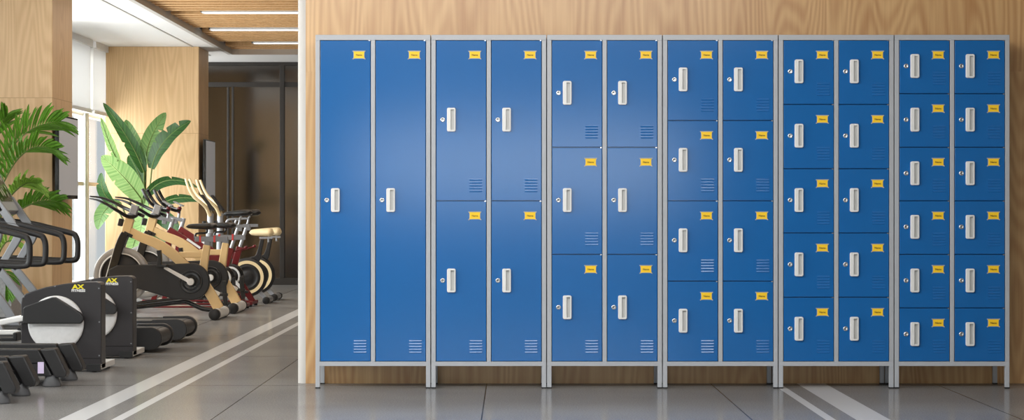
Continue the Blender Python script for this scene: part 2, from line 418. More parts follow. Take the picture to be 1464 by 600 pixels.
# white blinds lowered to transom height (upper half), each hanging from the soffit
for i, (a, b) in enumerate(((22.4, 24.95), (25.12, 27.2))):
    o = MB().box(XL+.05, XL+.09, a, b, 2.02, ZS-.06).mat(1).box(XL+.035, XL+.105, a, b, 1.99, 2.03).box(XL+.03, XL+.12, a, b, ZS-.07, ZS-.001).build('roller_blind', [BLIND, WHITE])
    o['label'] = ['white blind panel half lowered in the window between the two wooden columns, nearer one',
                  'white blind panel half lowered beside the far wooden column, partly hidden behind it'][i]
    o['category'] = 'blind'; o['group'] = 'half lowered white window blinds'
struct(MB().box(XL+.0, XL+.05, 25.02, 25.07, 0, ZS-.07).build('trim_3', BEIGE))
# rear (camera side) window frame
struct(MB().box(-2.3, 2.5, YB-.1, YB-.05, .9, .95).box(-2.3, 2.5, YB-.1, YB-.05, 2.15, 2.2).box(-2.3, -2.25, YB-.1, YB-.05, .95, 2.15).box(2.45, 2.5, YB-.1, YB-.05, .95, 2.15).build('window_4', WHITE))

# tinted glass partition at the end of the gym
gw = struct(MB().box(-4.60, .6, YG, YG+.09, 2.735, ZS).box(-4.60, .6, YG-.01, YG+.10, 0, .085).box(-4.60, .6, YG+.02, YG+.07, 2.47, 2.53)
      .box(-2.90, -2.84, YG, YG+.09, .085, 2.74).box(-3.56, -3.535, YG+.02, YG+.07, .085, 2.47).box(-3.50, -3.475, YG+.02, YG+.07, .085, 2.47)
      .box(-1.3, -1.24, YG, YG+.09, .085, 2.74).build('window_5', FRAMEB, bevel=.004))
MB().box(-4.6, .6, YG+.04, YG+.05, .085, 2.735).build('window_pane', TINT, gw)
struct(MB().box(XL, .6, YG+4.8, YG+4.95, 0, ZT).build('wall_beyond_glass', mat('brown_wall', (120, 98, 78), .7)))
struct(MB().box(.6, .75, YG, YG+5, 0, ZT).box(XL-.12, XL, YG, YG+5, 0, ZT).build('wall_beyond_sides', mat('brown_wall', (120, 98, 78), .7)))
struct(MB().box(XL, .75, YG, YG+5, ZT, ZT+.1).build('ceiling_beyond_glass', mat('brown_ceiling', (110, 92, 76), .7)))

# wall mounted screens on the inner faces of the columns
def wall_screen(x, ya, yb, z0, z1, label):
    t = thing('wall_screen', label, 'screen', (x, (ya+yb)/2, z0), 'flat screens on the column sides')
    h = (yb-ya)/2; hh = z1-z0
    MB().box(-.030, 0, -h, h, 0, hh).build('casing', BLK, t, bevel=.003)
    MB().box(0, .003, -h+.02, h-.01, .03, hh-.015).build('display', SCREEN, t)
    MB().box(-.08, -.03, -.12, .12, hh/2-.1, hh/2+.1).build('wall_bracket', BLACK, t)
wall_screen(-3.475, 17.56, 18.35, 1.02, 1.665, 'grey flat screen in thin black casing on the near wooden column behind palm leaves')
wall_screen(-3.465, 25.93, 26.73, 1.00, 1.735, 'grey flat screen in thin black casing on the far wooden column beside glass wall')

# ------------------------------------------------------------------ lockers
k = 1/273.0
PIT = 165.6; CW = 164.3; YL = 12.0; DEP = .325
def PX(x): return (x-451-CW/2)*k       # px of the first cabinet -> local x
def PZ(y): return CZ+(300-y)*k
xA, xB, xC, xD, xE, xF = PX(451), PX(457.3), PX(530.3), PX(536.3), PX(609.2), PX(615.3)
zt, zc, zb0, zb1 = PZ(49.7), PZ(57.3), PZ(516.6), PZ(523)
SECT = {1: 459.3, 2: 459.3/2, 3: 459.3/3, 4: 459.3/4, 5: 459.3/5, 6: 459.3/6}

def rr_plate(mb, x0, x1, z0, z1, r, y0, y1):
    mb.prism(rrect(x0, x1, z0, z1, r), y0, y1)
# handle mesh (local origin at its centre, front towards -y)
def handle_mb():
    W, Hh = 12.4*k, 34*k; mb = MB()
    o = rrect(-W/2, W/2, -Hh/2, Hh/2, 2.4*k); i = rrect(-1.1*k, 4.3*k, -14.6*k, 14.6*k, .7*k)
    n = len(o); yf = -.016; e = .0022
    oi = rrect(-W/2+e, W/2-e, -Hh/2+e, Hh/2-e, 2.4*k-e*.6)
    V = [(x, 0, z) for x, z in o]+[(x, yf+e, z) for x, z in o]+[(x, yf, z) for x, z in oi]+[(x, yf, z) for x, z in i]+[(x, -.0006, z) for x, z in i]
    fs = []
    for q in range(4):
        for a in range(n): b = (a+1) % n; fs.append([q*n+b, q*n+a, (q+1)*n+a, (q+1)*n+b][::-1])
    mb.add(V, fs); mb.mat(1).add([(x, -.0006, z) for x, z in i], [list(range(n))])
    return mb
def card_mb():
    mb = MB(); W, Hh = 8.6*k, 5.6*k
    out = []
    def side(p, q, bow):
        r = []
        for j in range(9):
            u = j/9; x = p[0]+(q[0]-p[0])*u; z = p[1]+(q[1]-p[1])*u
            s = min(1, 4*u*(1-u)*1.6)*bow
            dx, dz = q[0]-p[0], q[1]-p[1]; l = math.hypot(dx, dz); r.append((x-dz/l*s, z+dx/l*s))
        return r
    C = [(-W, -Hh), (W, -Hh), (W, Hh), (-W, Hh)]
    for j in range(4): out += side(C[j], C[(j+1) % 4], (.7*k, 1.1*k, 0, 1.1*k)[j])
    mb.prism([(x*1.05, z*1.06) for x, z in out], -.0022, 0)
    mb.mat(1).prism([(x*.96, z*.90) for x, z in out], -.0034, -.0022)
    mb.mat(0)
    mb.box(-W*1.02, W*1.02, -.0048, -.0015, Hh*.96, Hh*1.10)
    for sx in (-1, 1):
        for sz in (-1, 1): mb.cyl((sx*W*1.0, 0, sz*Hh*.98), .8*k, -.005, 0, n=10)
    mb.mat(2); add_text(mb, 'Name', .0135, 0, -.0040, 0, .0002)
    return mb
def vent_mb():
    mb = MB()
    for j in range(5):
        z = -j*4.03*k; x0, x1 = 0, 19*k; h = 2.2*k; d = .0021
        pr = [(.75, 0), (.55, .00028), (.3, .0008), (.05, .0014), (-.2, .0021), (-.38, .0028), (-.5, 0)]
        for q_ in range(6):
            (a, da), (b, db) = pr[q_], pr[q_+1]; ia, ib = .2*k*q_, (.2*k*(q_+1) if q_ < 5 else .8*k)
            mb.add([(x0+ia, -da, z+h*a), (x1-ia, -da, z+h*a), (x1-ib, -db, z+h*b), (x0+ib, -db, z+h*b)], [[0, 3, 2, 1]], q_ < 5)
        for xs, sg in ((x0, 1), (x1, -1)):
            pts_ = [(xs+sg*.2*k*q_, -d_, z+h*a) for q_, (a, d_) in enumerate(pr)]; pts_[-1] = (xs+sg*.8*k, 0, z-h*.5)
            mb.add(pts_, [list(range(7))])
    return mb
def lock_mb():
    r = 3.5*k; mb = MB()
    mb.lathe([(r, 0), (r, -.004), (r*.93, -.0065), (r*.72, -.008), (r*.6, -.0075), (0, -.0072)][::-1], (0, 0, 0), n=24)
    mb.mat(1).box(-.0012, .0012, -.0078, -.007, -.0042, .0042)
    return mb
doors = {}; protos = {}
def make_door(nsec):
    """door parts at the origin: x=0 the door's left edge, z=0 its top edge"""
    hgt = SECT[nsec]*k-2*1.0*k*.55; wdt = xC-xB-1.6*k
    g = .0
    d = MB().box(0, wdt, 0, .018, -hgt, 0).build('door', BLUE, bevel=.0022)
    if 'handle' not in protos:
        protos['handle'] = handle_mb().build('handle', [PLASTIC, mat('shaded_recess_plastic', (196, 196, 194), .4)])  # recess floor coloured greyer to stand in for shade inside the grip
        protos['card'] = card_mb().build('name_card', [SILV, YEL, INK])
        protos['vent'] = vent_mb().build('vent_louvres', BLUE)
        protos['lock'] = lock_mb().build('lock', [CHROME, BLACK])
        protos['pin'] = MB().box(0, 2.2*k, -.0012, .004, -.7*k, .7*k).build('hinge_pin', CHROME)
        h, c, v, l, p = [protos[q] for q in ('handle', 'card', 'vent', 'lock', 'pin')]
    else:
        h, c, v, l, p = [protos[q].copy() for q in ('handle', 'card', 'vent', 'lock', 'pin')]
        for q in (h, c, v, l, p): COL.objects.link(q)
    ox = 458.1
    mid = -(SECT[nsec]*k)/2+1.7*k
    for q, x, z in ((h, 479.7-ox, mid/k), (l, 467.3-ox, mid/k), (c, 513.3-ox, -20.8), (v, 505.2-ox, -(SECT[nsec])+30.2), (p, 527-ox, .1)):
        q.parent = d; q.location = (x*k, 0, z*k)
    return d
def make_body(t, n):
    mb = MB(); y0, y1 = 0, DEP
    mb.box(xA, xF, -.001, y1, zc, zt)                              # top cap
    for a, b in ((xA, xB), (xC, xD), (xE, xF)): mb.box(a, b, 0, .030, zb0, zc)
    mb.box(xA, xF, 0, y1, zb1, zb0)                               # bottom bar and floor
    mb.box(xA, xA+.002, .03, y1, zb0, zc).box(xF-.002, xF, .03, y1, zb0, zc).box(xA, xF, y1-.003, y1, zb0, zc)
    mb.box((xC+xD)/2-.002, (xC+xD)/2+.002, .03, y1, zb0, zc)
    mb.build('body', SILV, t, bevel=.0012, seg=1)
    if n > 1:
        s = MB()
        for j in range(1, n):
            z = zc-j*SECT[n]*k
            for a, b in ((xB, xC), (xD, xE)): s.box(a+.0005, b-.0005, .022, y1-.005, z-.006, z+.006)
        s.build('shelves', BLUE, t)
    for sx in (0, 1):
        for sy in (0, 1):
            x0 = xA if sx == 0 else xF-6.3*k; ya = .0 if sy == 0 else y1-.024
            lg = MB().box(x0, x0+6.3*k, ya, ya+.024, .006, zb1+.001).build('leg', SILV, t, bevel=.0012, seg=1)
            MB().box(x0-.001, x0+6.3*k+.001, ya-.001, ya+.025, 0, .0065).build('foot_cap', BLACK, lg)
NM = ['two', 'four', 'six', 'eight', 'ten', 'twelve']
for c in range(6):
    n = c+1
    x = (451+c*PIT+CW/2-732)*12/F
    lab = 'blue and silver steel locker cabinet with %s %s doors%s' % (NM[c],
        ['full-height', 'half-height', 'third-height', 'quarter-height', 'small', 'small square'][c],
        [', beside the gym', '', '', '', '', ', rightmost'][c])
    t = thing('locker_cabinet', lab, 'locker', (x, YL, 0), 'blue lockers standing in a row')
    make_body(t, n)
    first = None
    for cx in (xB+.8*k, xD+.8*k):
        for j in range(n):
            if first is None: d = first = make_door(n); d.parent = t
            else: d = copy_tree(first, t)
            d.location = (cx, .001, zc-j*SECT[n]*k-.55*k)

# ------------------------------------------------------------------ gym machines
class K:
    """local x,z of a machine from the photograph's pixels at the machine's own distance"""
    def __init__(s, D, X0): s.s = F/D; s.X0 = X0
    def p(s, x, y, dy=0): a = (F/s.s+dy)/F; return ((x-732)*a-s.X0, dy, CZ-(y-300)*a)
    def q(s, x, y): a = s.p(x, y); return (a[0], a[2])
    def P(s, l, dy=0): return [s.p(x, y, dy) for x, y in l]
    def Q(s, l): return [s.q(x, y) for x, y in l]
    def r(s, px): return px/s.s

def make_tan_bike(label, loc):
    D = 19.65; X0 = -2.95; q = K(D, X0); r = q.r
    t = thing('spin_bike', label, 'exercise bike', loc, 'tan spin bikes with black chain covers')
    # frame
    fr = MB()
    fr.ribbon(q.Q([(186, 312), (180, 334)]), r(12.5), -.035, .035)
    fr.ribbon(q.Q([(184, 329), (200, 338), (228, 350), (256, 371), (280, 398)]), [r(11), r(13), r(14), r(14), r(14)], -.03, .03)
    fr.ribbon(q.Q([(256, 364), (296, 364)]), r(8.5), -.025, .025)
    fr.ribbon(q.Q([(296, 350), (291, 382), (288, 402)]), [r(9.5), r(11.5), r(12)], -.03, .03)
    fr.ribbon(q.Q([(285, 396), (300, 418), (313, 441)]), r(14.5), -.03, .03)
    fr.build('frame', TAN, t, bevel=.006)
    fk = MB().ribbon(q.Q([(180, 333), (172, 352), (160, 394), (150, 432)]), [r(10.5), r(12), r(12), r(11)], -.055, .055)
    fk.build('front_fork', BLK, t, bevel=.006)
    MB().ribbon(q.Q([(174, 333), (166, 352), (153.5, 394), (144, 432)]), r(1.6), -.05, .05).build('fork_trim', PLASTIC, t)
    # flywheel
    cx, cz = q.q(174, 393); R = r(40)
    fw = MB().lathe([(0, -.008), (R*.74, -.008), (R*.76, -.02), (R*.79, -.03), (R*.97, -.03), (R, -.022), (R, .022), (R*.97, .03), (R*.79, .03), (R*.76, .02), (R*.74, .008), (0, .008)], (cx, 0, cz), n=56)
    fwo = fw.build('flywheel', GRIM, t)
    MB().lathe([(R*.75, -.031), (R*.79, -.033), (R*.79, -.028)], (cx, 0, cz), n=56).build('wheel_ring', PLASTIC, fwo)
    MB().lathe([(0, -.012), (R*.72, -.012), (R*.74, -.007)], (cx, 0, cz), n=48).build('wheel_disc', CHAR, fwo)
    MB().cyl((cx, 0, cz), .035, -.06, .06).build('hub', STEEL, fwo)
    # chain cover, a tapered black pod
    ccx, ccz = q.q(275, 402); poly = []
    for a in range(100, -105, -10):
        poly.append((ccx+r(26.5)*math.cos(math.radians(a)), ccz+r(26.5)*math.sin(math.radians(a))))
    poly += q.Q([(250, 427), (200, 412), (160, 401), (157, 385), (170, 378.5), (240, 377)])
    cc = MB().prism(poly, -.085, -.034).build('chain_cover', CHAR, t, bevel=.01)
    MB().lathe([(r(17), -.088), (r(16), -.094), (r(14.5), -.088), (r(12), -.087), (r(10.5), -.092), (r(9), -.087), (0, -.087)][::-1], (ccx, 0, ccz), n=40).build('crank_ring', BLK, cc)
    # cranks and pedals
    cr = MB().ribbon(q.Q([(238, 381.5), (275, 402)]), [r(4), r(6)], -.122, -.104)
    cr.cyl((ccx, 0, ccz), r(5), -.128, -.085, n=24)
    cro = cr.build('crank_arm', PLASTIC, t, bevel=.003)
    pe = MB(); x, _, z = q.p(236, 379)
    pe.box(x-.045, x+.045, -.20, -.125, z-.012, z+.012)
    pe.ribbon(q.Q([(231.5, 357), (233, 368), (232, 378)]), [r(6), r(5), r(7)], -.20, -.13)
    pe.build('pedal', BLACK, cro, bevel=.004)
    c2 = MB().ribbon(q.Q([(275, 402), (312, 421)]), [r(6), r(5)], .085, .105)
    c2o = c2.build('crank_arm', PLASTIC, t, bevel=.003)
    p2 = MB(); x, _, z = q.p(314, 422)
    p2.box(x-.03, x+.05, .11, .19, z-.012, z+.012); p2.ribbon(q.Q([(317, 402), (318, 420), (320, 436)]), [r(5), r(6), r(5)], .12, .18)
    p2.build('pedal', BLACK, c2o, bevel=.004)
    # seat
    sl = MB().ribbon(q.Q([(279, 341.5), (326, 341.5)]), r(7.5), -.02, .02); slo = sl.build('seat_slider', GREYM, t, bevel=.003)
    for bx in (286.5, 307): MB().ribbon(q.Q([(bx-1.3, 341.3), (bx+1.3, 341.3)]), r(9.5), -.024, .024).build('red_band', BRED, slo)
    MB().ribbon(q.Q([(297, 345), (296, 352)]), r(8.5), -.02, .02).build('seat_post', GREYM, t, bevel=.003)
    MB().tube(q.P([(279, 343), (279, 337), (282, 333.5), (293, 333), (296, 331), (296, 326)]), r(1.5), sub=4).build('seat_bracket', BLK, t)
    saddle(q, t, 266, 312, 323.8, 6.0, BLK)
    # handlebars
    hb = MB()
    for s_, dl in ((-1, 0), (1, 1)):
        if dl == 0: P = [(128, 283.5, -.10), (140, 286, -.14), (153, 292, -.17), (168, 301, -.15), (182, 309, -.08), (191, 309.5, -.03), (196, 307, 0)]
        else: P = [(128, 280.5, .10), (145, 282.5, .15), (162, 289, .17), (178, 297, .15), (192, 303, .08), (201, 307, .03), (206, 309, .02)]
        hb.tube([q.p(a, b, c) for a, b, c in P], [r(.9), r(1.6), r(2.3), r(2.6), r(2.8), r(2.8), r(2.4)], n=12)
    hb.build('handlebar', BLK, t)
    cl = MB().ribbon(q.Q([(194, 293), (190, 306)]), r(10), -.035, .035); cl.ribbon(q.Q([(188, 305), (186, 314)]), r(10), -.022, .022)
    clo = cl.build('stem', STEEL, t, bevel=.004)
    MB().ribbon(q.Q([(174, 312.5), (171.5, 323)]), r(6.5), -.03, .03).build('adjuster_knob', BLACK, t, bevel=.006)
    MB().ribbon(q.Q([(178, 332), (190, 338)]), r(5), -.036, -.028).build('brake_lever', CHAR, t, bevel=.003)
    # base
    MB().tube(q.P([(140, 446), (170, 441), (200, 438), (252, 432), (266, 431), (278, 436), (290, 441), (312, 444)]), r(3.4), n=12).build('base_bar', BLK, t)
    for (x, y, nm) in ((311.5, 449.4-.8, 'rear_stabilizer'), (142, 449, 'front_stabilizer')):
        a, _, b = q.p(x, y); R_ = .0485
        st = MB().cyl((a, 0, R_), R_*.93, -.19, .46).build(nm, PLASTIC, t)
        for y0, y1 in ((-.25, -.18), (.455, .49)): MB().cyl((a, 0, R_), R_, y0, y1).build('end_cap', BLACK, st)
    return t
def saddle(q, t, x0, x1, y, h, m, name='saddle', tilt=0, wide=.085):
    # lofted seat: narrow nose at x0, wide rear at x1
    mb = MB(); n = 14; rings = []
    for i in range(n+1):
        u = i/n; X = x0+(x1-x0)*u
        wd = (.25+.75*(3*u*u-2*u**3))*wide*math.sqrt(max(.03, 1-((u-.5)/.5)**8*1.0)) if 0 < u < 1 else .01
        hh = h*(.6+.4*u)*(max(.0, 1-(abs(u-.5)/.5)**6)**.5*.8+.2)
        cx, _, cz = q.p(X, y+tilt*(u-.5)); rings.append((cx, cz, wd, q.r(hh)))
    vs = []; m_ = 16
    for cx, cz, wd, hh in rings:
        for j in range(m_):
            a = 2*math.pi*j/m_; vs.append((cx, wd*math.cos(a), cz+hh*math.sin(a)*(1 if math.sin(a) > 0 else .8)))
    fs = [[i*m_+j, i*m_+(j+1) % m_, (i+1)*m_+(j+1) % m_, (i+1)*m_+j] for i in range(n) for j in range(m_)]
    mb.add(vs, fs, True); mb.add(vs[:m_], [list(range(m_))[::-1]], True); mb.add(vs[-m_:], [list(range(m_))], True)
    return mb.build(name, m, t)

def place_copy(t, loc, label):
    c = copy_tree(t); c.location = loc; c['label'] = label; return c
tb = make_tan_bike('tan and black spin bike with grey flywheel, nearer of the two tan ones', (-2.95, 19.65, 0))
place_copy(tb, (-2.95+.01, 20.85, 0), 'tan and black spin bike with grey flywheel, farther of the two tan ones')

def make_red_bike(label, loc):
    D = 21.75; X0 = -2.95; q = K(D, X0); r = q.r
    t = thing('spin_bike', label, 'exercise bike', loc, 'dark red spin bikes')
    fr = MB()
    fr.ribbon(q.Q([(244, 328), (262, 340), (290, 360), (318, 388)]), [r(10), r(11), r(12), r(12)], -.025, .025)
    fr.ribbon(q.Q([(333, 354), (322, 392)]), r(9), -.025, .025)
    fr.ribbon(q.Q([(290, 372), (330, 366)]), r(9), -.02, .02)
    fr.ribbon(q.Q([(322, 392), (338, 412), (352, 434)]), [r(9), r(9), r(8)], -.02, .02)
    fr.ribbon(q.Q([(246, 332), (240, 372), (222, 432)]), [r(9), r(8), r(7)], -.03, .03)
    fr.build('frame', RED, t, bevel=.004)
    MB().ribbon(q.Q([(271, 341), (290, 354)]), r(3), -.028, -.0255).build('frame_decal', LOGOW, t)
    MB().tube(q.P([(190, 433), (260, 433), (352, 434)], -.03), r(1.6), curve=False).tube(q.P([(190, 437.5), (260, 437.5), (352, 437.5)], -.06), r(1.4), curve=False).build('base_rails', RED, t)
    for x in (192, 352):
        a = q.p(x, 437)[0]
        st = MB().box(a-.025, a+.025, -.25, .25, .022, .052).build('stabilizer', RED, t, bevel=.004)
        for y in (-.22, .22): MB().cyl((a, y, 0), .02, 0, .024, axis='z', n=16).build('levelling_foot', BLACK, st)
    cx, cz = q.q(216, 398); R = r(30)
    fw = MB().lathe([(0, -.01), (R*.8, -.01), (R*.82, -.025), (R, -.025), (R, .025), (R*.82, .025), (R*.8, .01), (0, .01)], (cx, 0, cz), n=48).build('flywheel', GRIM, t)
    cx, cz = q.q(321, 397)
    cc = MB().lathe([(0, -.10), (r(17), -.10), (r(19), -.09), (r(19), -.045), (0, -.045)], (cx, 0, cz), n=44)
    cc.prism([(a, b) for a, b in [(cx, cz+r(18)), (cx-r(60), cz+r(8)), (q.q(216, 0)[0], cz+r(6)), (q.q(216, 0)[0], cz-r(8)), (cx, cz-r(18))]], -.09, -.05)
    cc = cc.build('chain_cover', BLK, t)
    MB().lathe([(r(11.5), -.101), (r(12), -.106), (r(14), -.106), (r(14.5), -.101)][::-1], (cx, 0, cz), n=44).build('cover_ring', PLASTIC, cc)
    x, z = cx, cz
    a1 = MB().ribbon([(x, z), (x+r(22), z-r(22))], r(4.5), -.135, -.115).cyl((x, 0, z), r(4), -.14, -.09).build('crank_arm', PLASTIC, t, bevel=.002)
    MB().box(x+r(22)-.035, x+r(22)+.035, -.21, -.136, z-r(22)-.012, z-r(22)+.012).box(x+r(22)-.03, x+r(22)-.005, -.20, -.14, z-r(22), z+r(2)-.0).build('pedal', BLACK, a1, bevel=.004)
    a2 = MB().ribbon([(x, z), (x-r(22), z+r(10))], r(4.5), .06, .08).build('crank_arm', PLASTIC, t, bevel=.002)
    MB().box(x-r(22)-.035, x-r(22)+.035, .085, .16, z+r(10)-.012, z+r(10)+.012).build('pedal', BLACK, a2, bevel=.004)
    # head and bars
    MB().tube(q.P([(251, 312), (245, 334)]), r(3.1), curve=False, n=14).build('head_post', STEEL, t)
    MB().ribbon(q.Q([(227, 310.5), (252, 315.5)]), r(5), -.02, .02).ribbon(q.Q([(239, 314), (238, 320)]), r(6), -.02, .02).build('bar_slider', GREYM, t, bevel=.003)
    MB().tube(q.P([(243, 313), (245, 300)]), r(2), curve=False).build('bar_stem', STEEL, t)
    MB().cyl(q.p(244.5, 298), r(3), -.03, .03, n=16).tube(q.P([(243.5, 305), (244, 300)]), r(2.6), curve=False).build('bar_clamp', RED, t)
    hb = MB()
    for s_ in (-1, 1):
        P = [(207.5, 270.5), (213, 282), (221, 292), (231, 298), (240, 301), (245, 300)] if s_ < 0 else [(214, 271), (219, 281), (227, 292), (235, 297), (241, 299), (245, 299)]
        ys = [.17, .19, .18, .13, .06, 0]
        hb.tube([q.p(a, b, s_*y) for (a, b), y in zip(P, ys)], r(2.4), n=12)
    hb.build('handlebar', BLK, t)
    MB().ribbon(q.Q([(236.5, 287.5), (250, 294)]), r(1.7), -.06, .06).tube(q.P([(246, 293), (245, 299)]), r(1), curve=False).build('monitor', STEEL, t)
    # seat
    MB().tube(q.P([(343, 325), (331.5, 360)]), r(2.6), curve=False, n=14).build('seat_post', STEEL, t)
    MB().ribbon(q.Q([(338, 322.7), (360, 322.7)]), r(4.4), -.02, .02).ribbon(q.Q([(347, 324), (346, 330)]), r(5), -.015, .015).build('seat_slider', GREYM, t, bevel=.003)
    MB().tube(q.P([(326, 321), (328, 315), (334, 313), (345, 313), (344, 321)]), r(1.7), n=10).tube(q.P([(345, 313), (348, 309)]), r(1.6), curve=False).build('seat_bracket', STEEL, t)
    saddle(q, t, 322, 364, 305, 6.0, BLK, tilt=-2)
    MB().cyl(q.p(355, 353), r(2.4), -.05, .02, n=12).tube(q.P([(333, 360), (355, 353)]), r(1.1), curve=False).build('adjuster_knob', RED, t)
    return t
rb = make_red_bike('dark red spin bike with black upright handlebars, nearer of the two red ones', (-2.95, 21.6, 0))
place_copy(rb, (-2.95, 22.3, 0), 'dark red spin bike with black upright handlebars, farther of the two red ones')

def make_cream_bike(label, loc):
    D = 23.0; X0 = -2.85; q = K(D, X0); r = q.r
    t = thing('exercise_bike', label, 'exercise bike', loc, 'black and cream exercise bikes')
    MB().tube(q.P([(301, 305), (299.5, 360), (298, 405)]), r(4.6), curve=False, n=16).build('front_post', STEEL, t)
    MB().cyl((q.p(300, 333)[0], 0, q.p(0, 345)[2]), r(5.6), 0, r(12), axis='z', n=20).build('post_collar', GREYM, t)
    MB().cyl(q.p(292, 318), r(2.5), -.04, .04, n=14).build('adjuster_knob', BLACK, t)
    hb = MB()
    for s_ in (-1, 1):
        P = [(265.5, 255), (270, 269), (277, 281), (287, 289), (295, 297), (300, 308)] if s_ < 0 else [(271, 255.5), (277, 270), (284, 281), (292, 288), (298, 297), (303, 308)]
        ys = [.20, .20, .19, .15, .09, .03]
        hb.tube([q.p(a, b, s_*y) for (a, b), y in zip(P, ys)], [r(1.8), r(2), r(2.2), r(2.4), r(2.6), r(2.8)], n=12)
    hb.build('handlebar', CREAM, t)
    MB().ribbon(q.Q([(288.5, 278.5), (305, 300.5)]), r(2.4), -.09, .09).ribbon(q.Q([(298, 292), (300, 304)]), r(3), -.02, .02).build('monitor', CHAR, t, bevel=.002)
    # wheel housing
    cx, cz = q.q(354, 396); R = r(28)
    wh = MB().lathe([(0, -.05), (R*.26, -.06), (R*.3, -.05), (R*.48, -.045), (R*.52, -.055), (R*.60, -.055), (R*.66, -.045), (R*.95, -.05), (R, -.03), (R, .03), (R*.95, .05), (0, .05)], (cx, 0, cz), n=56).build('wheel_housing', CHAR, t)
    ring = MB(); rr0, rr1 = r(19.3), r(23.8); A0, A1 = -80, 150; nn = 44
    vs = []
    for i in range(nn+1):
        a = math.radians(A0+(A1-A0)*i/nn)
        for rad, yy in ((rr0, -.045), (rr0, -.055), (rr1, -.055), (rr1, -.045)): vs.append((cx+rad*math.cos(a), yy, cz+rad*math.sin(a)))
    fs = [[i*4+j, i*4+j+1, (i+1)*4+j+1, (i+1)*4+j] for i in range(nn) for j in range(3)]+[[0, 1, 2, 3], [nn*4+j for j in range(4)]]
    ring.add(vs, fs).build('wheel_ring', CREAM, wh)
    # frame and seat
    MB().ribbon(q.Q([(300, 400), (325, 400), (354, 398)]), [r(16), r(14), r(14)], -.04, .04).ribbon(q.Q([(298, 396), (290, 431)]), r(8), -.03, .03).build('frame', CHAR, t, bevel=.006)
    MB().ribbon(q.Q([(375, 342), (371, 360), (367, 370), (356, 374)]), [r(5), r(6), r(10), r(12)], -.025, .025).build('seat_post', CHAR, t, bevel=.004)
    s = saddle(q, t, 356.5, 391.5, 332.5, 7.6, CREAM, wide=.11)
    MB().tube(q.P([(384, 337), (384, 346)]), r(1.6), curve=False).box(q.p(371, 0)[0], q.p(390, 0)[0], -.02, .02, q.p(0, 341)[2], q.p(0, 338.5)[2]).build('seat_clamp', STEEL, t)
    for sx, pts in ((1, [(366, 412), (384, 430)]), (-1, [(300, 412), (290, 431)])):
        MB().ribbon(q.Q(pts), r(5.5), -.025, .025).build('rear_stay' if sx > 0 else 'front_stay', STEEL, t, bevel=.004)
        a = q.p(pts[1][0], 0)[0]
        st = MB().cyl((a, 0, .036), .03, -.22, .22, n=20).build('stabilizer', STEEL, t)
        for y0, y1 in ((-.26, -.2), (.2, .26)): MB().cyl((a, 0, .036), .036, y0, y1, n=20).build('end_cap', BLACK, st)
    x, z = q.q(340, 400)
    a1 = MB().ribbon([(x, z), (x-r(16), z+r(8))], r(4), -.10, -.08).cyl((x, 0, z), r(4), -.105, -.04).build('crank_arm', STEEL, t, bevel=.002)
    MB().box(x-r(16)-.04, x-r(16)+.04, -.18, -.10, z+r(8)-.012, z+r(8)+.012).build('pedal', BLACK, a1, bevel=.003)
    return t
cb = make_cream_bike('black exercise bike with cream saddle and cream horn handlebars, nearer of the pair', (-2.85, 23.0, 0))
place_copy(cb, (-2.85, 23.78, 0), 'black exercise bike with cream saddle and cream horn handlebars, farther of the pair')

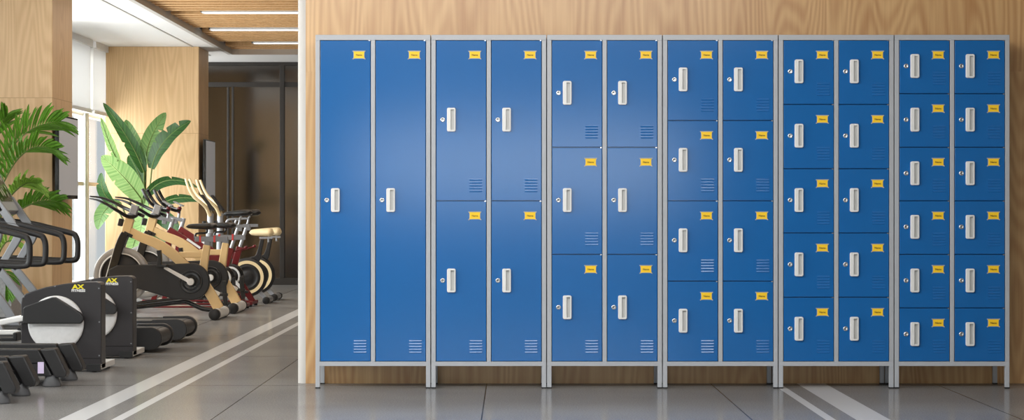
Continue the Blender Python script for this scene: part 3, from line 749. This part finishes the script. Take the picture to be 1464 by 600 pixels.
# ---- elliptical trainers with black side housing and white disc
def make_elliptical(label, loc):
    D = 13.30; X0 = -2.60; q = K(13.24, X0); r = q.r
    t = thing('elliptical_trainer', label, 'exercise machine', loc, 'charcoal fitness machines with white discs')
    # housing outline, rounded corners
    A = [(30, 528), (30, 434), (31, 426), (36, 420), (46, 416), (66, 410), (92, 405.5), (115, 403.3), (137, 402.8), (142, 404), (144.5, 407), (145, 412), (145, 528)]
    ho = MB().prism(q.Q(A), -.03, .11)
    h = ho.build('housing', CHAR2, t, bevel=.006)
    bx0, _, bz = q.p(30, 512); MB().box(bx0+.002, q.p(145, 0)[0]-.002, -.0315, -.0298, bz-.0012, bz+.0012).build('seam', BLK, h)
    sc_ = MB()
    for x, y in ((34, 424), (79, 409), (141.5, 412), (142, 460), (142, 508), (33, 505), (33, 456)): sc_.cyl(q.p(x, y), .0045, -.034, -.028, n=10)
    sc_.build('screws', GREYM, h)
    cx, cz = q.q(80.7, 462); R = r(39.7)
    d = MB().lathe([(0, -.075), (R*.55, -.072), (R*.93, -.06), (R, -.052), (R, -.035), (0, -.033)], (cx, 0, cz), n=64).build('white_disc', DISC, t)
    MB().prism(q.Q([(36.5, 461.5), (37.5, 440), (40, 437), (60, 430), (78, 424), (83, 424), (98, 433), (118, 446), (122.5, 451), (122.8, 456), (119, 461.5)]), -.12, -.072).build('shroud', CHAR, t, bevel=.006)
    arm = MB().ribbon(q.Q([(60, 450), (37, 454), (0, 461), (-60, 474)]), [r(7), r(7.5), r(7.5), r(7.5)], -.11, -.08).build('pedal_arm', PLASTIC, t, bevel=.008)
    x, z = q.q(-75, 474); MB().box(x-.15, x+.12, -.17, -.04, z-.012, z+.012).build('footplate', BLACK, arm, bevel=.006)
    a2 = MB().box(q.p(-95, 0)[0], q.p(33, 0)[0], .22, .26, .135, .165).build('lower_rail', PLASTIC, t, bevel=.006)
    x = q.p(-8, 0)[0]; MB().box(x-.16, x+.075, .18, .30, .165, .185).box(x+.06, x+.085, .18, .30, .165, .215).build('footplate', BLACK, a2, bevel=.006)
    MB().tube([(q.p(60, 0)[0], .10, .15), (q.p(30, 0)[0], .24, .15)], .018, curve=False).build('rail_axle', STEEL, t)
    # foot bars
    for x0, x1 in ((126, 145), (-95, -78)):
        a, b = q.p(x0, 0)[0], q.p(x1, 0)[0]
        fb = MB().box(a, b, -.055, .42, .012, .045).build('foot_bar', PLASTIC, t, bevel=.003)
        MB().box(a-.002, b+.002, -.075, -.05, .006, .047).build('end_cap', BLACK, fb, bevel=.002)
        MB().cyl(((a+b)/2, -.05, 0), .015, 0, .013, axis='z', n=14).cyl(((a+b)/2, .38, 0), .015, 0, .013, axis='z', n=14).build('foot_pad', BLACK, fb)
    MB().box(q.p(-90, 0)[0], q.p(40, 0)[0], .13, .17, .035, .075).tube([(q.p(-80, 0)[0], .15, .06), (q.p(-84, 0)[0], .15, .17)], .02, curve=False).build('base_beam', GREYM, t, bevel=.003)
    lg = MB(); x, _, z = q.p(111.5, 410); add_text(lg, 'AX', r(8.6), x, -.0306, z, .0015, 1.35, .0)
    lg.mat(1); x, _, z = q.p(112, 415.3); add_text(lg, 'FITNESS', r(5.0), x, -.0306, z, .0009, 1.12)
    lg.build('logo', [LOGOY, LOGOW], t)
    return t
el = make_elliptical('charcoal fitness machine with white disc and yellow-white lettering, nearest one in full view', (-2.60, 13.27, 0))
place_copy(el, (-2.615, 14.47, 0), 'charcoal fitness machine with white disc, behind and partly hidden by its twin')

# ---- treadmills with round rear rollers (handrails and console at left edge)
def make_treadmill_round(label, loc):
    t = thing('treadmill', label, 'treadmill', loc, 'treadmills with round rear rollers')
    w = .275
    MB().box(-1.55, -.06, -w+.06, w-.06, .135, .150).build('belt', BLACK, t)
    MB().cyl((-.06, 0, .095), .052, -w+.05, w-.05).build('rear_roller', CHAR, t)
    MB().box(-1.5, -.1, -w+.05, w-.05, .07, .13).build('deck', CHAR, t)
    for s_ in (-1, 1):
        y0, y1 = (-w, -w+.055) if s_ < 0 else (w-.055, w)
        poly = [(-.245, .03), (-.245, .165), (-.075, .168)]+[(-.075+.075*math.sin(a), .093+.075*math.cos(a)) for a in [math.radians(q_) for q_ in range(10, 180, 12)]]+[(-.09, .018)]
        MB().prism(poly, y0, y1).build('end_cap', CHAR, t, bevel=.006)
        rl = MB().box(-1.6, -.245, y0+.004, y1-.004, .035, .125).mat(1).box(-1.6, -.245, y0, y1, .140, .156).mat(2).box(-1.6, -.245, y0+.006, y1-.006, .125, .140)
        rl.build('side_rail', [CHAR, CHAR, GREYM], t, bevel=.003)
    MB().cyl((-.2, -w+.03, 0), .02, 0, .034, axis='z', n=14).cyl((-.2, w-.03, 0), .02, 0, .034, axis='z', n=14).cyl((-1.5, -w+.03, 0), .02, 0, .06, axis='z', n=14).cyl((-1.5, w-.03, 0), .02, 0, .06, axis='z', n=14).build('feet', BLACK, t)
    for s_ in (-1, 1):
        y = s_*(w-.02)
        MB().ribbon([(-1.06, .13), (-1.14, .28), (-1.33, .52)], [.065, .055, .055], y-.02, y+.02).build('upright', GREYM, t, bevel=.005)
        MB().ribbon([(-1.335, .50), (-1.25, .64), (-1.19, .76), (-1.24, .85), (-1.36, 1.02)], [.05, .05, .06, .055, .05], y-.02, y+.02).build('upright_brace', GREYM, t, bevel=.005)
        MB().tube([(-1.45, y, .86), (-1.22, y, .838), (-1.05, y, .80), (-.91, y, .765), (-.882, y, .745), (-.868, y, .70), (-.868, y, .62), (-.875, y, .585), (-.90, y, .570), (-1.0, y, .570), (-1.2, y, .58), (-1.4, y, .59)], .0205, n=12).build('handrail', CHAR, t)
    # console, tilted panel facing the runner
    co_ = MB(); a = (-1.29, .93); b = (-1.56, 1.42); dx, dz = b[0]-a[0], b[1]-a[1]; l = math.hypot(dx, dz); nx, nz = dz/l, -dx/l
    co_.prism([a, b, (b[0]-nx*.05, b[1]-nz*.05), (a[0]-nx*.05, a[1]-nz*.05)], -w, w)
    cc = co_.build('console', SILV, t, bevel=.006)
    def onp(u, v, e=.002): return (a[0]+dx*u+nx*e, v, a[1]+dz*u+nz*e)
    MB().add([onp(.13, -w+.05), onp(.13, w-.03), onp(.93, w-.03), onp(.93, -w+.05)], [[0, 1, 2, 3]]).build('screen', SCR, cc)
    MB().box(-1.42, -1.31, -w+.03, w-.03, .90, .95).build('console_bar', GREYM, t, bevel=.01)
    MB().ribbon([(-1.62, .15), (-1.62, .04)], .2, -w, w).build('motor_hood', CHAR, t, bevel=.02)
    return t
m, tt, p = nt('display_image'); N = tt.nodes.new; L = tt.links.new
tc = N('ShaderNodeTexCoord'); vo = N('ShaderNodeTexVoronoi'); vo.inputs['Scale'].default_value = 14; L(tc.outputs['Object'], vo.inputs['Vector'])
rp = N('ShaderNodeValToRGB'); e = rp.color_ramp.elements; e[0].position = .25; e[0].color = srgb(190, 185, 170); e[1].position = .4; e[1].color = srgb(46, 60, 36)
L(vo.outputs['Distance'], rp.inputs['Fac']); L(rp.outputs['Color'], p.inputs['Base Color']); p.inputs['Roughness'].default_value = .2
SCR = m
tr = make_treadmill_round('dark treadmill with round rear roller, nearer of two behind the white-disc machines', (-2.29, 15.255, 0))
place_copy(tr, (-2.285, 16.38, 0), 'dark treadmill with round rear roller, farther of two, just before the concrete palm planter')

# ---- treadmills in the foreground, slanted rear end caps
def make_treadmill_slant(label, loc):
    t = thing('treadmill', label, 'treadmill', loc, 'foreground treadmills with slanted rear caps')
    w = .28
    MB().box(-1.6, -.14, -w+.1, w-.1, .135, .155).build('belt', BLACK, t)
    MB().box(-1.6, -.12, -w+.09, w-.09, .07, .13).build('deck', CHAR, t)
    for s_ in (-1, 1):
        y0, y1 = (-w, -w+.10) if s_ < 0 else (w-.10, w)
        MB().prism([(-.155, .20), (-.075, .205), (-.012, .075), (-.02, .05), (-.075, .052)], y0, y1).build('end_cap', CHAR, t, bevel=.008)
        MB().prism([(-1.65, .06), (-1.65, .205), (-.165, .200), (-.09, .058)], y0+.005, y1-.005).build('side_rail', CHAR, t, bevel=.006)
        MB().box(-1.6, -.155, y0+.0015, y0+.004, .125, .13).build('rail_groove', BLK, t)
        MB().lathe([(0, 0), (.045, 0), (.05, .01), (.036, .045), (.036, .062), (0, .062)], (-.10, (y0+y1)/2, 0), 'z', 24).build('foot', mat('dark_grey_foot', (84, 84, 86), .5), t)
        MB().cyl((-1.5, (y0+y1)/2, 0), .04, 0, .065, axis='z').build('foot', GREYM, t)
        MB().ribbon([(-1.25, .19), (-1.55, .95)], [.08, .06], y0+.02, y1-.02).build('upright', GREYM, t, bevel=.005)
        yy = (y0+y1)/2
        MB().tube([(-1.9, yy, .92), (-1.5, yy, .90), (-1.2, yy, .86), (-1.14, yy, .80), (-1.14, yy, .68), (-1.2, yy, .63), (-1.42, yy, .62)], .02, n=12).build('handrail', CHAR, t)
    MB().ribbon([(-1.5, .92), (-1.7, 1.3)], .05, -w, w).build('console', SILV, t, bevel=.008)
    MB().ribbon([(-1.72, .17), (-1.72, .04)], .24, -w, w).build('motor_hood', CHAR, t, bevel=.03)
    return t
ts = make_treadmill_slant('dark treadmill with slanted rear caps, nearest to the bottom left corner', (-2.372, 11.30, 0))
t2 = place_copy(ts, (-2.335, 12.36, 0), 'dark treadmill with slanted rear caps and a lilac sticker on its side rail')
MB().box(-.165, -.133, -.282, -.276, .073, .133).build('sticker', LILAC, t2)

# ------------------------------------------------------------------ plants
def bez(a, b, c, u): return a*(1-u)**2+b*2*u*(1-u)+c*u*u
def blade(mb, a, b, c, width, side, n=8, fold=.25, prof=None, wav=0, notch=()):
    """leaf surface along the quadratic a-b-c, side = sideways direction, V fold upwards"""
    base = len(mb.v); rows = []
    for i in range(n+1):
        u = i/n; P = bez(a, b, c, u); T = (bez(a, b, c, min(1, u+.02))-bez(a, b, c, max(0, u-.02))).normalized()
        S = (side-T*side.dot(T)).normalized(); Nn = T.cross(S)
        wd = width*(prof(u) if prof else math.sin(math.pi*min(1, u*.97+.03))**.8)
        wl = wr = wd
        for (nu, sd, dp) in notch:
            if abs(u-nu) < .5/n+.001:
                if sd < 0: wl *= dp
                else: wr *= dp
        wv = wav*width*math.sin(u*17+width*90)
        row = [P-S*wl+Nn*(fold*wl+wv), P-S*wl*.5+Nn*fold*wl*.35, P, P+S*wr*.5+Nn*fold*wr*.35, P+S*wr+Nn*(fold*wr-wv)]
        for j, v in enumerate(row): mb.uv[len(mb.v)+j] = (j/4, u)
        mb.v += [tuple(v) for v in row]
    for i in range(n):
        for j in range(4):
            mb.f.append([base+i*5+j, base+i*5+j+1, base+(i+1)*5+j+1, base+(i+1)*5+j]); mb.m.append(mb.mi); mb.sm.append(True)
def banana_leaf(t, q, pts, width, m, tilt=0, dys=(0, 0, 0), notch=(), fold=.2, wav=.05):
    a, b, c = [Vector(q.p(x, y, d)) for (x, y), d in zip(pts, dys)]
    T = (c-a).normalized(); side = Vector((-T.z, 0, T.x)); side = (Matrix.Rotation(math.radians(tilt), 3, T) @ side)
    mb = MB(); pr = lambda u: max(.05, (math.sin(math.pi*min(1, (u*.93+.07)))**.55))
    blade(mb, a, b, c, q.r(width), side, 40, fold, pr, wav, notch)
    # midrib
    o = mb.build('leaf', m, t)
    rb_ = MB().tube([tuple(bez(a, b, c, u/6)) for u in range(7)], [.008, .007, .006, .005, .004, .003, .002], n=6); rb_.build('midrib', STEM, o)
    return o
q = K(24.9, -3.95)
t = thing('potted_banana_plant', 'large potted plant with broad paddle leaves before the far wooden column', 'plant', (-3.95, 24.9, 0))
L_ = [([(206, 246), (192, 205), (147.5, 147)], 9.5, LEAFD, 10, (0, -.05, -.1), ((.5, 1, .7),)),
      ([(207, 238), (190, 205), (180, 171)], 12, LEAFM, -10, (0, .05, .0), ((.72, 1, .15), (.7, 1, .5))),
      ([(208, 234), (208, 200), (237, 161)], 12.5, LEAFM, 15, (0, .02, .1), ((.7, -1, .3),)),
      ([(217, 241), (226, 196), (273, 173)], 13.5, LEAFD, -25, (0, -.05, -.1), ((.82, 1, .2), (.62, 1, .45), (.4, 1, .6))),
      ([(202, 284), (178, 250), (145, 223)], 17, LEAFL, 15, (0, -.2, -.3), ((.75, -1, .6), (.55, 1, .7))),
      ([(170, 232), (157, 212), (144, 168)], 8, LEAFL, 50, (-.1, -.15, -.2), ((.35, 1, .2),)),
      ([(162, 288), (143, 280), (145, 247)], 9, LEAFD, -20, (-.1, -.2, -.2), ((.75, 1, .5),)),
      ([(207, 284), (232, 240), (284, 268)], 8.5, LEAFD, 35, (0, -.2, -.3), ((.6, 1, .3),)),
      ([(232, 292), (252, 276), (292, 287)], 7, LEAFD, 30, (-.05, -.25, -.3), ((.5, 1, .5),)),
      ([(172, 289), (145, 292), (140, 328)], 12, LEAFM, 20, (0, -.1, -.2), ((.6, 1, .2),)),
      ([(222, 312), (244, 308), (257, 337)], 12, LEAFD, 10, (0, -.1, -.2), ()),
      ([(203, 285), (206, 318), (196, 345)], 13, LEAFL, 10, (0, -.1, -.25), ((.5, -1, .6),)),
      ([(204, 262), (196, 240), (184, 222)], 11, LEAFD, 0, (0, .1, .15), ()),
      ([(215, 330), (235, 345), (240, 372)], 10, LEAFM, 5, (0, -.1, -.2), ()),
      ([(200, 330), (190, 345), (186, 372)], 10, LEAFL, 5, (0, -.1, -.2), ())]
for pts_, wd, m, ti, dys, no in L_: banana_leaf(t, q, pts_, wd, m, ti, dys, no)
st = MB()
for (x, y, d) in ((206, 246, 0), (207, 238, .02), (209, 234, .03), (217, 241, -.03), (202, 284, -.04), (170, 232, -.1), (162, 288, -.1), (207, 284, -.02), (232, 292, -.05), (172, 289, 0), (222, 312, 0), (203, 285, .03), (204, 262, .05), (215, 330, 0), (200, 330, 0)):
    bx = 206+(x-206)*.15; st.tube([q.p(bx, 402, d*.3), q.p(206+(x-206)*.35, (402+y)/2, d*.6), q.p(x, y, d)], [.014, .010, .008], n=7)
st.build('stems', STEM, t)
cx = q.p(206, 0)[0]
MB().lathe([(0, .0), (.15, .0), (.19, .34), (.19, .36), (.172, .36), (.168, .30), (0, .30)], (cx, 0, 0), 'z', 32).build('planter', CONC, t)
MB().lathe([(.166, .305), (.1, .315), (0, .32)][::-1], (cx, 0, 0), 'z', 24).build('soil', SOIL, t)

# palm
q = K(17.15, -3.95)
t = thing('potted_palm', 'feathery palm in a grey concrete planter at the left edge before the near wooden column', 'plant', (-3.95, 17.15, 0))
def frond(pts_, dys, ln, m, npair=15, droop=.5, base_u=.25):
    P = [Vector(q.p(x, y, d)) for (x, y), d in zip(pts_, dys)]
    mb = MB()
    # catmull sample
    def at(u):
        s_ = u*(len(P)-1); i = min(int(s_), len(P)-2); v = s_-i
        p0 = P[max(i-1, 0)]; p1 = P[i]; p2 = P[i+1]; p3 = P[min(i+2, len(P)-1)]
        return .5*((2*p1)+(-p0+p2)*v+(2*p0-5*p1+4*p2-p3)*v*v+(-p0+3*p1-3*p2+p3)*v**3)
    for i in range(npair):
        u = base_u+(1-base_u)*i/(npair-1)
        A = at(u); T = (at(min(1, u+.03))-at(max(0, u-.03))).normalized()
        up = Vector((-T.z, 0, T.x)); up = up if up.z > 0 else -up
        for s_ in (-1, 1):
            l = ln*(.55+.6*math.sin(math.pi*min(1, (u-base_u)/(1-base_u)*.85+.15)))*random.uniform(.85, 1.1)
            fw = .35+.75*u
            yv = s_*random.uniform(.35, .7)
            d = (up*(.85 if s_ < 0 else (.55 if u < .6 else -.35))*random.uniform(.8, 1.1)+T*fw+Vector((0, yv, 0))).normalized()
            B = A+d*l*.55; C_ = A+d*l+Vector((0, 0, -l*droop*random.uniform(.3, .8)))
            side = d.cross(Vector((0, 1, 0))).normalized()*1.0+Vector((0, .3, 0))
            blade(mb, A, B, C_, .0115*random.uniform(.85, 1.2), side, 6, .35, lambda v: math.sin(math.pi*min(1, v*.93+.07))**.6)
    o = mb.build('frond', m, t)
    MB().tube([tuple(at(i/8)) for i in range(9)], [.009, .008, .007, .006, .006, .005, .004, .003, .002], n=6).build('frond_stem', STEM, o)
frond([(-12, 330), (-4, 260), (22, 205), (55, 180), (84, 174)], (0, 0, -.05, -.08, -.1), .27, PALMD, 25, .35, .30)
frond([(-10, 340), (0, 275), (25, 228), (52, 210), (76, 213)], (0, -.05, -.2, -.3, -.35), .23, PALMD, 23, .4, .28)
frond([(-8, 350), (4, 300), (20, 275), (38, 262), (52, 262)], (0, -.1, -.3, -.4, -.45), .17, PALML, 20, .6, .3)
frond([(-6, 355), (8, 318), (34, 297), (60, 287), (84, 288)], (0, -.05, -.1, -.1, -.1), .19, PALMD, 22, .6, .3)
frond([(-14, 330), (-14, 260), (-10, 210), (0, 180), (10, 165)], (0, .05, .1, .1, .1), .22, PALMD, 22, .3, .3)
frond([(-14, 340), (-30, 260), (-55, 210), (-90, 195), (-115, 215)], (0, 0, .05, .1, .1), .20, PALMD, 16, .4, .3)
frond([(-12, 350), (-30, 300), (-55, 270), (-85, 260)], (0, -.1, -.2, -.25), .17, PALMD, 13, .5, .3)
frond([(-4, 395), (-2, 365), (10, 345), (24, 345)], (0, -.1, -.15, -.2), .13, PALML, 9, .6, .3)
frond([(-4, 395), (2, 385), (10, 395), (12, 420)], (0, -.2, -.3, -.33), .10, PALMD, 8, .8, .3)
sm_ = MB()
for (x, y, d) in ((-12, 330, 0), (-10, 340, 0), (-8, 350, 0), (-6, 355, 0), (-14, 330, 0), (-14, 340, 0), (-12, 350, 0), (-4, 395, 0)):
    sm_.tube([q.p(-14+(x+14)*.5, 402, d), q.p(x, y, d)], [.012, .009], n=7, curve=False)
sm_.build('stems', STEM, t)
a, b = q.p(-48, 0)[0], q.p(24, 0)[0]
mb = MB(); cxm = (a+b)/2; hw = (b-a)/2; zt_ = .425
mb.box(cxm-hw, cxm+hw, -hw, hw, 0, zt_-.06)
for x0, x1, y0, y1 in ((-hw, hw, -hw, -hw+.025), (-hw, hw, hw-.025, hw), (-hw, -hw+.025, -hw+.025, hw-.025), (hw-.025, hw, -hw+.025, hw-.025)):
    mb.box(cxm+x0, cxm+x1, y0, y1, zt_-.06, zt_)
mb.build('planter', CONC, t)
MB().box(cxm-hw+.026, cxm+hw-.026, -hw+.026, hw-.026, zt_-.06, zt_-.02).build('soil', SOIL, t)
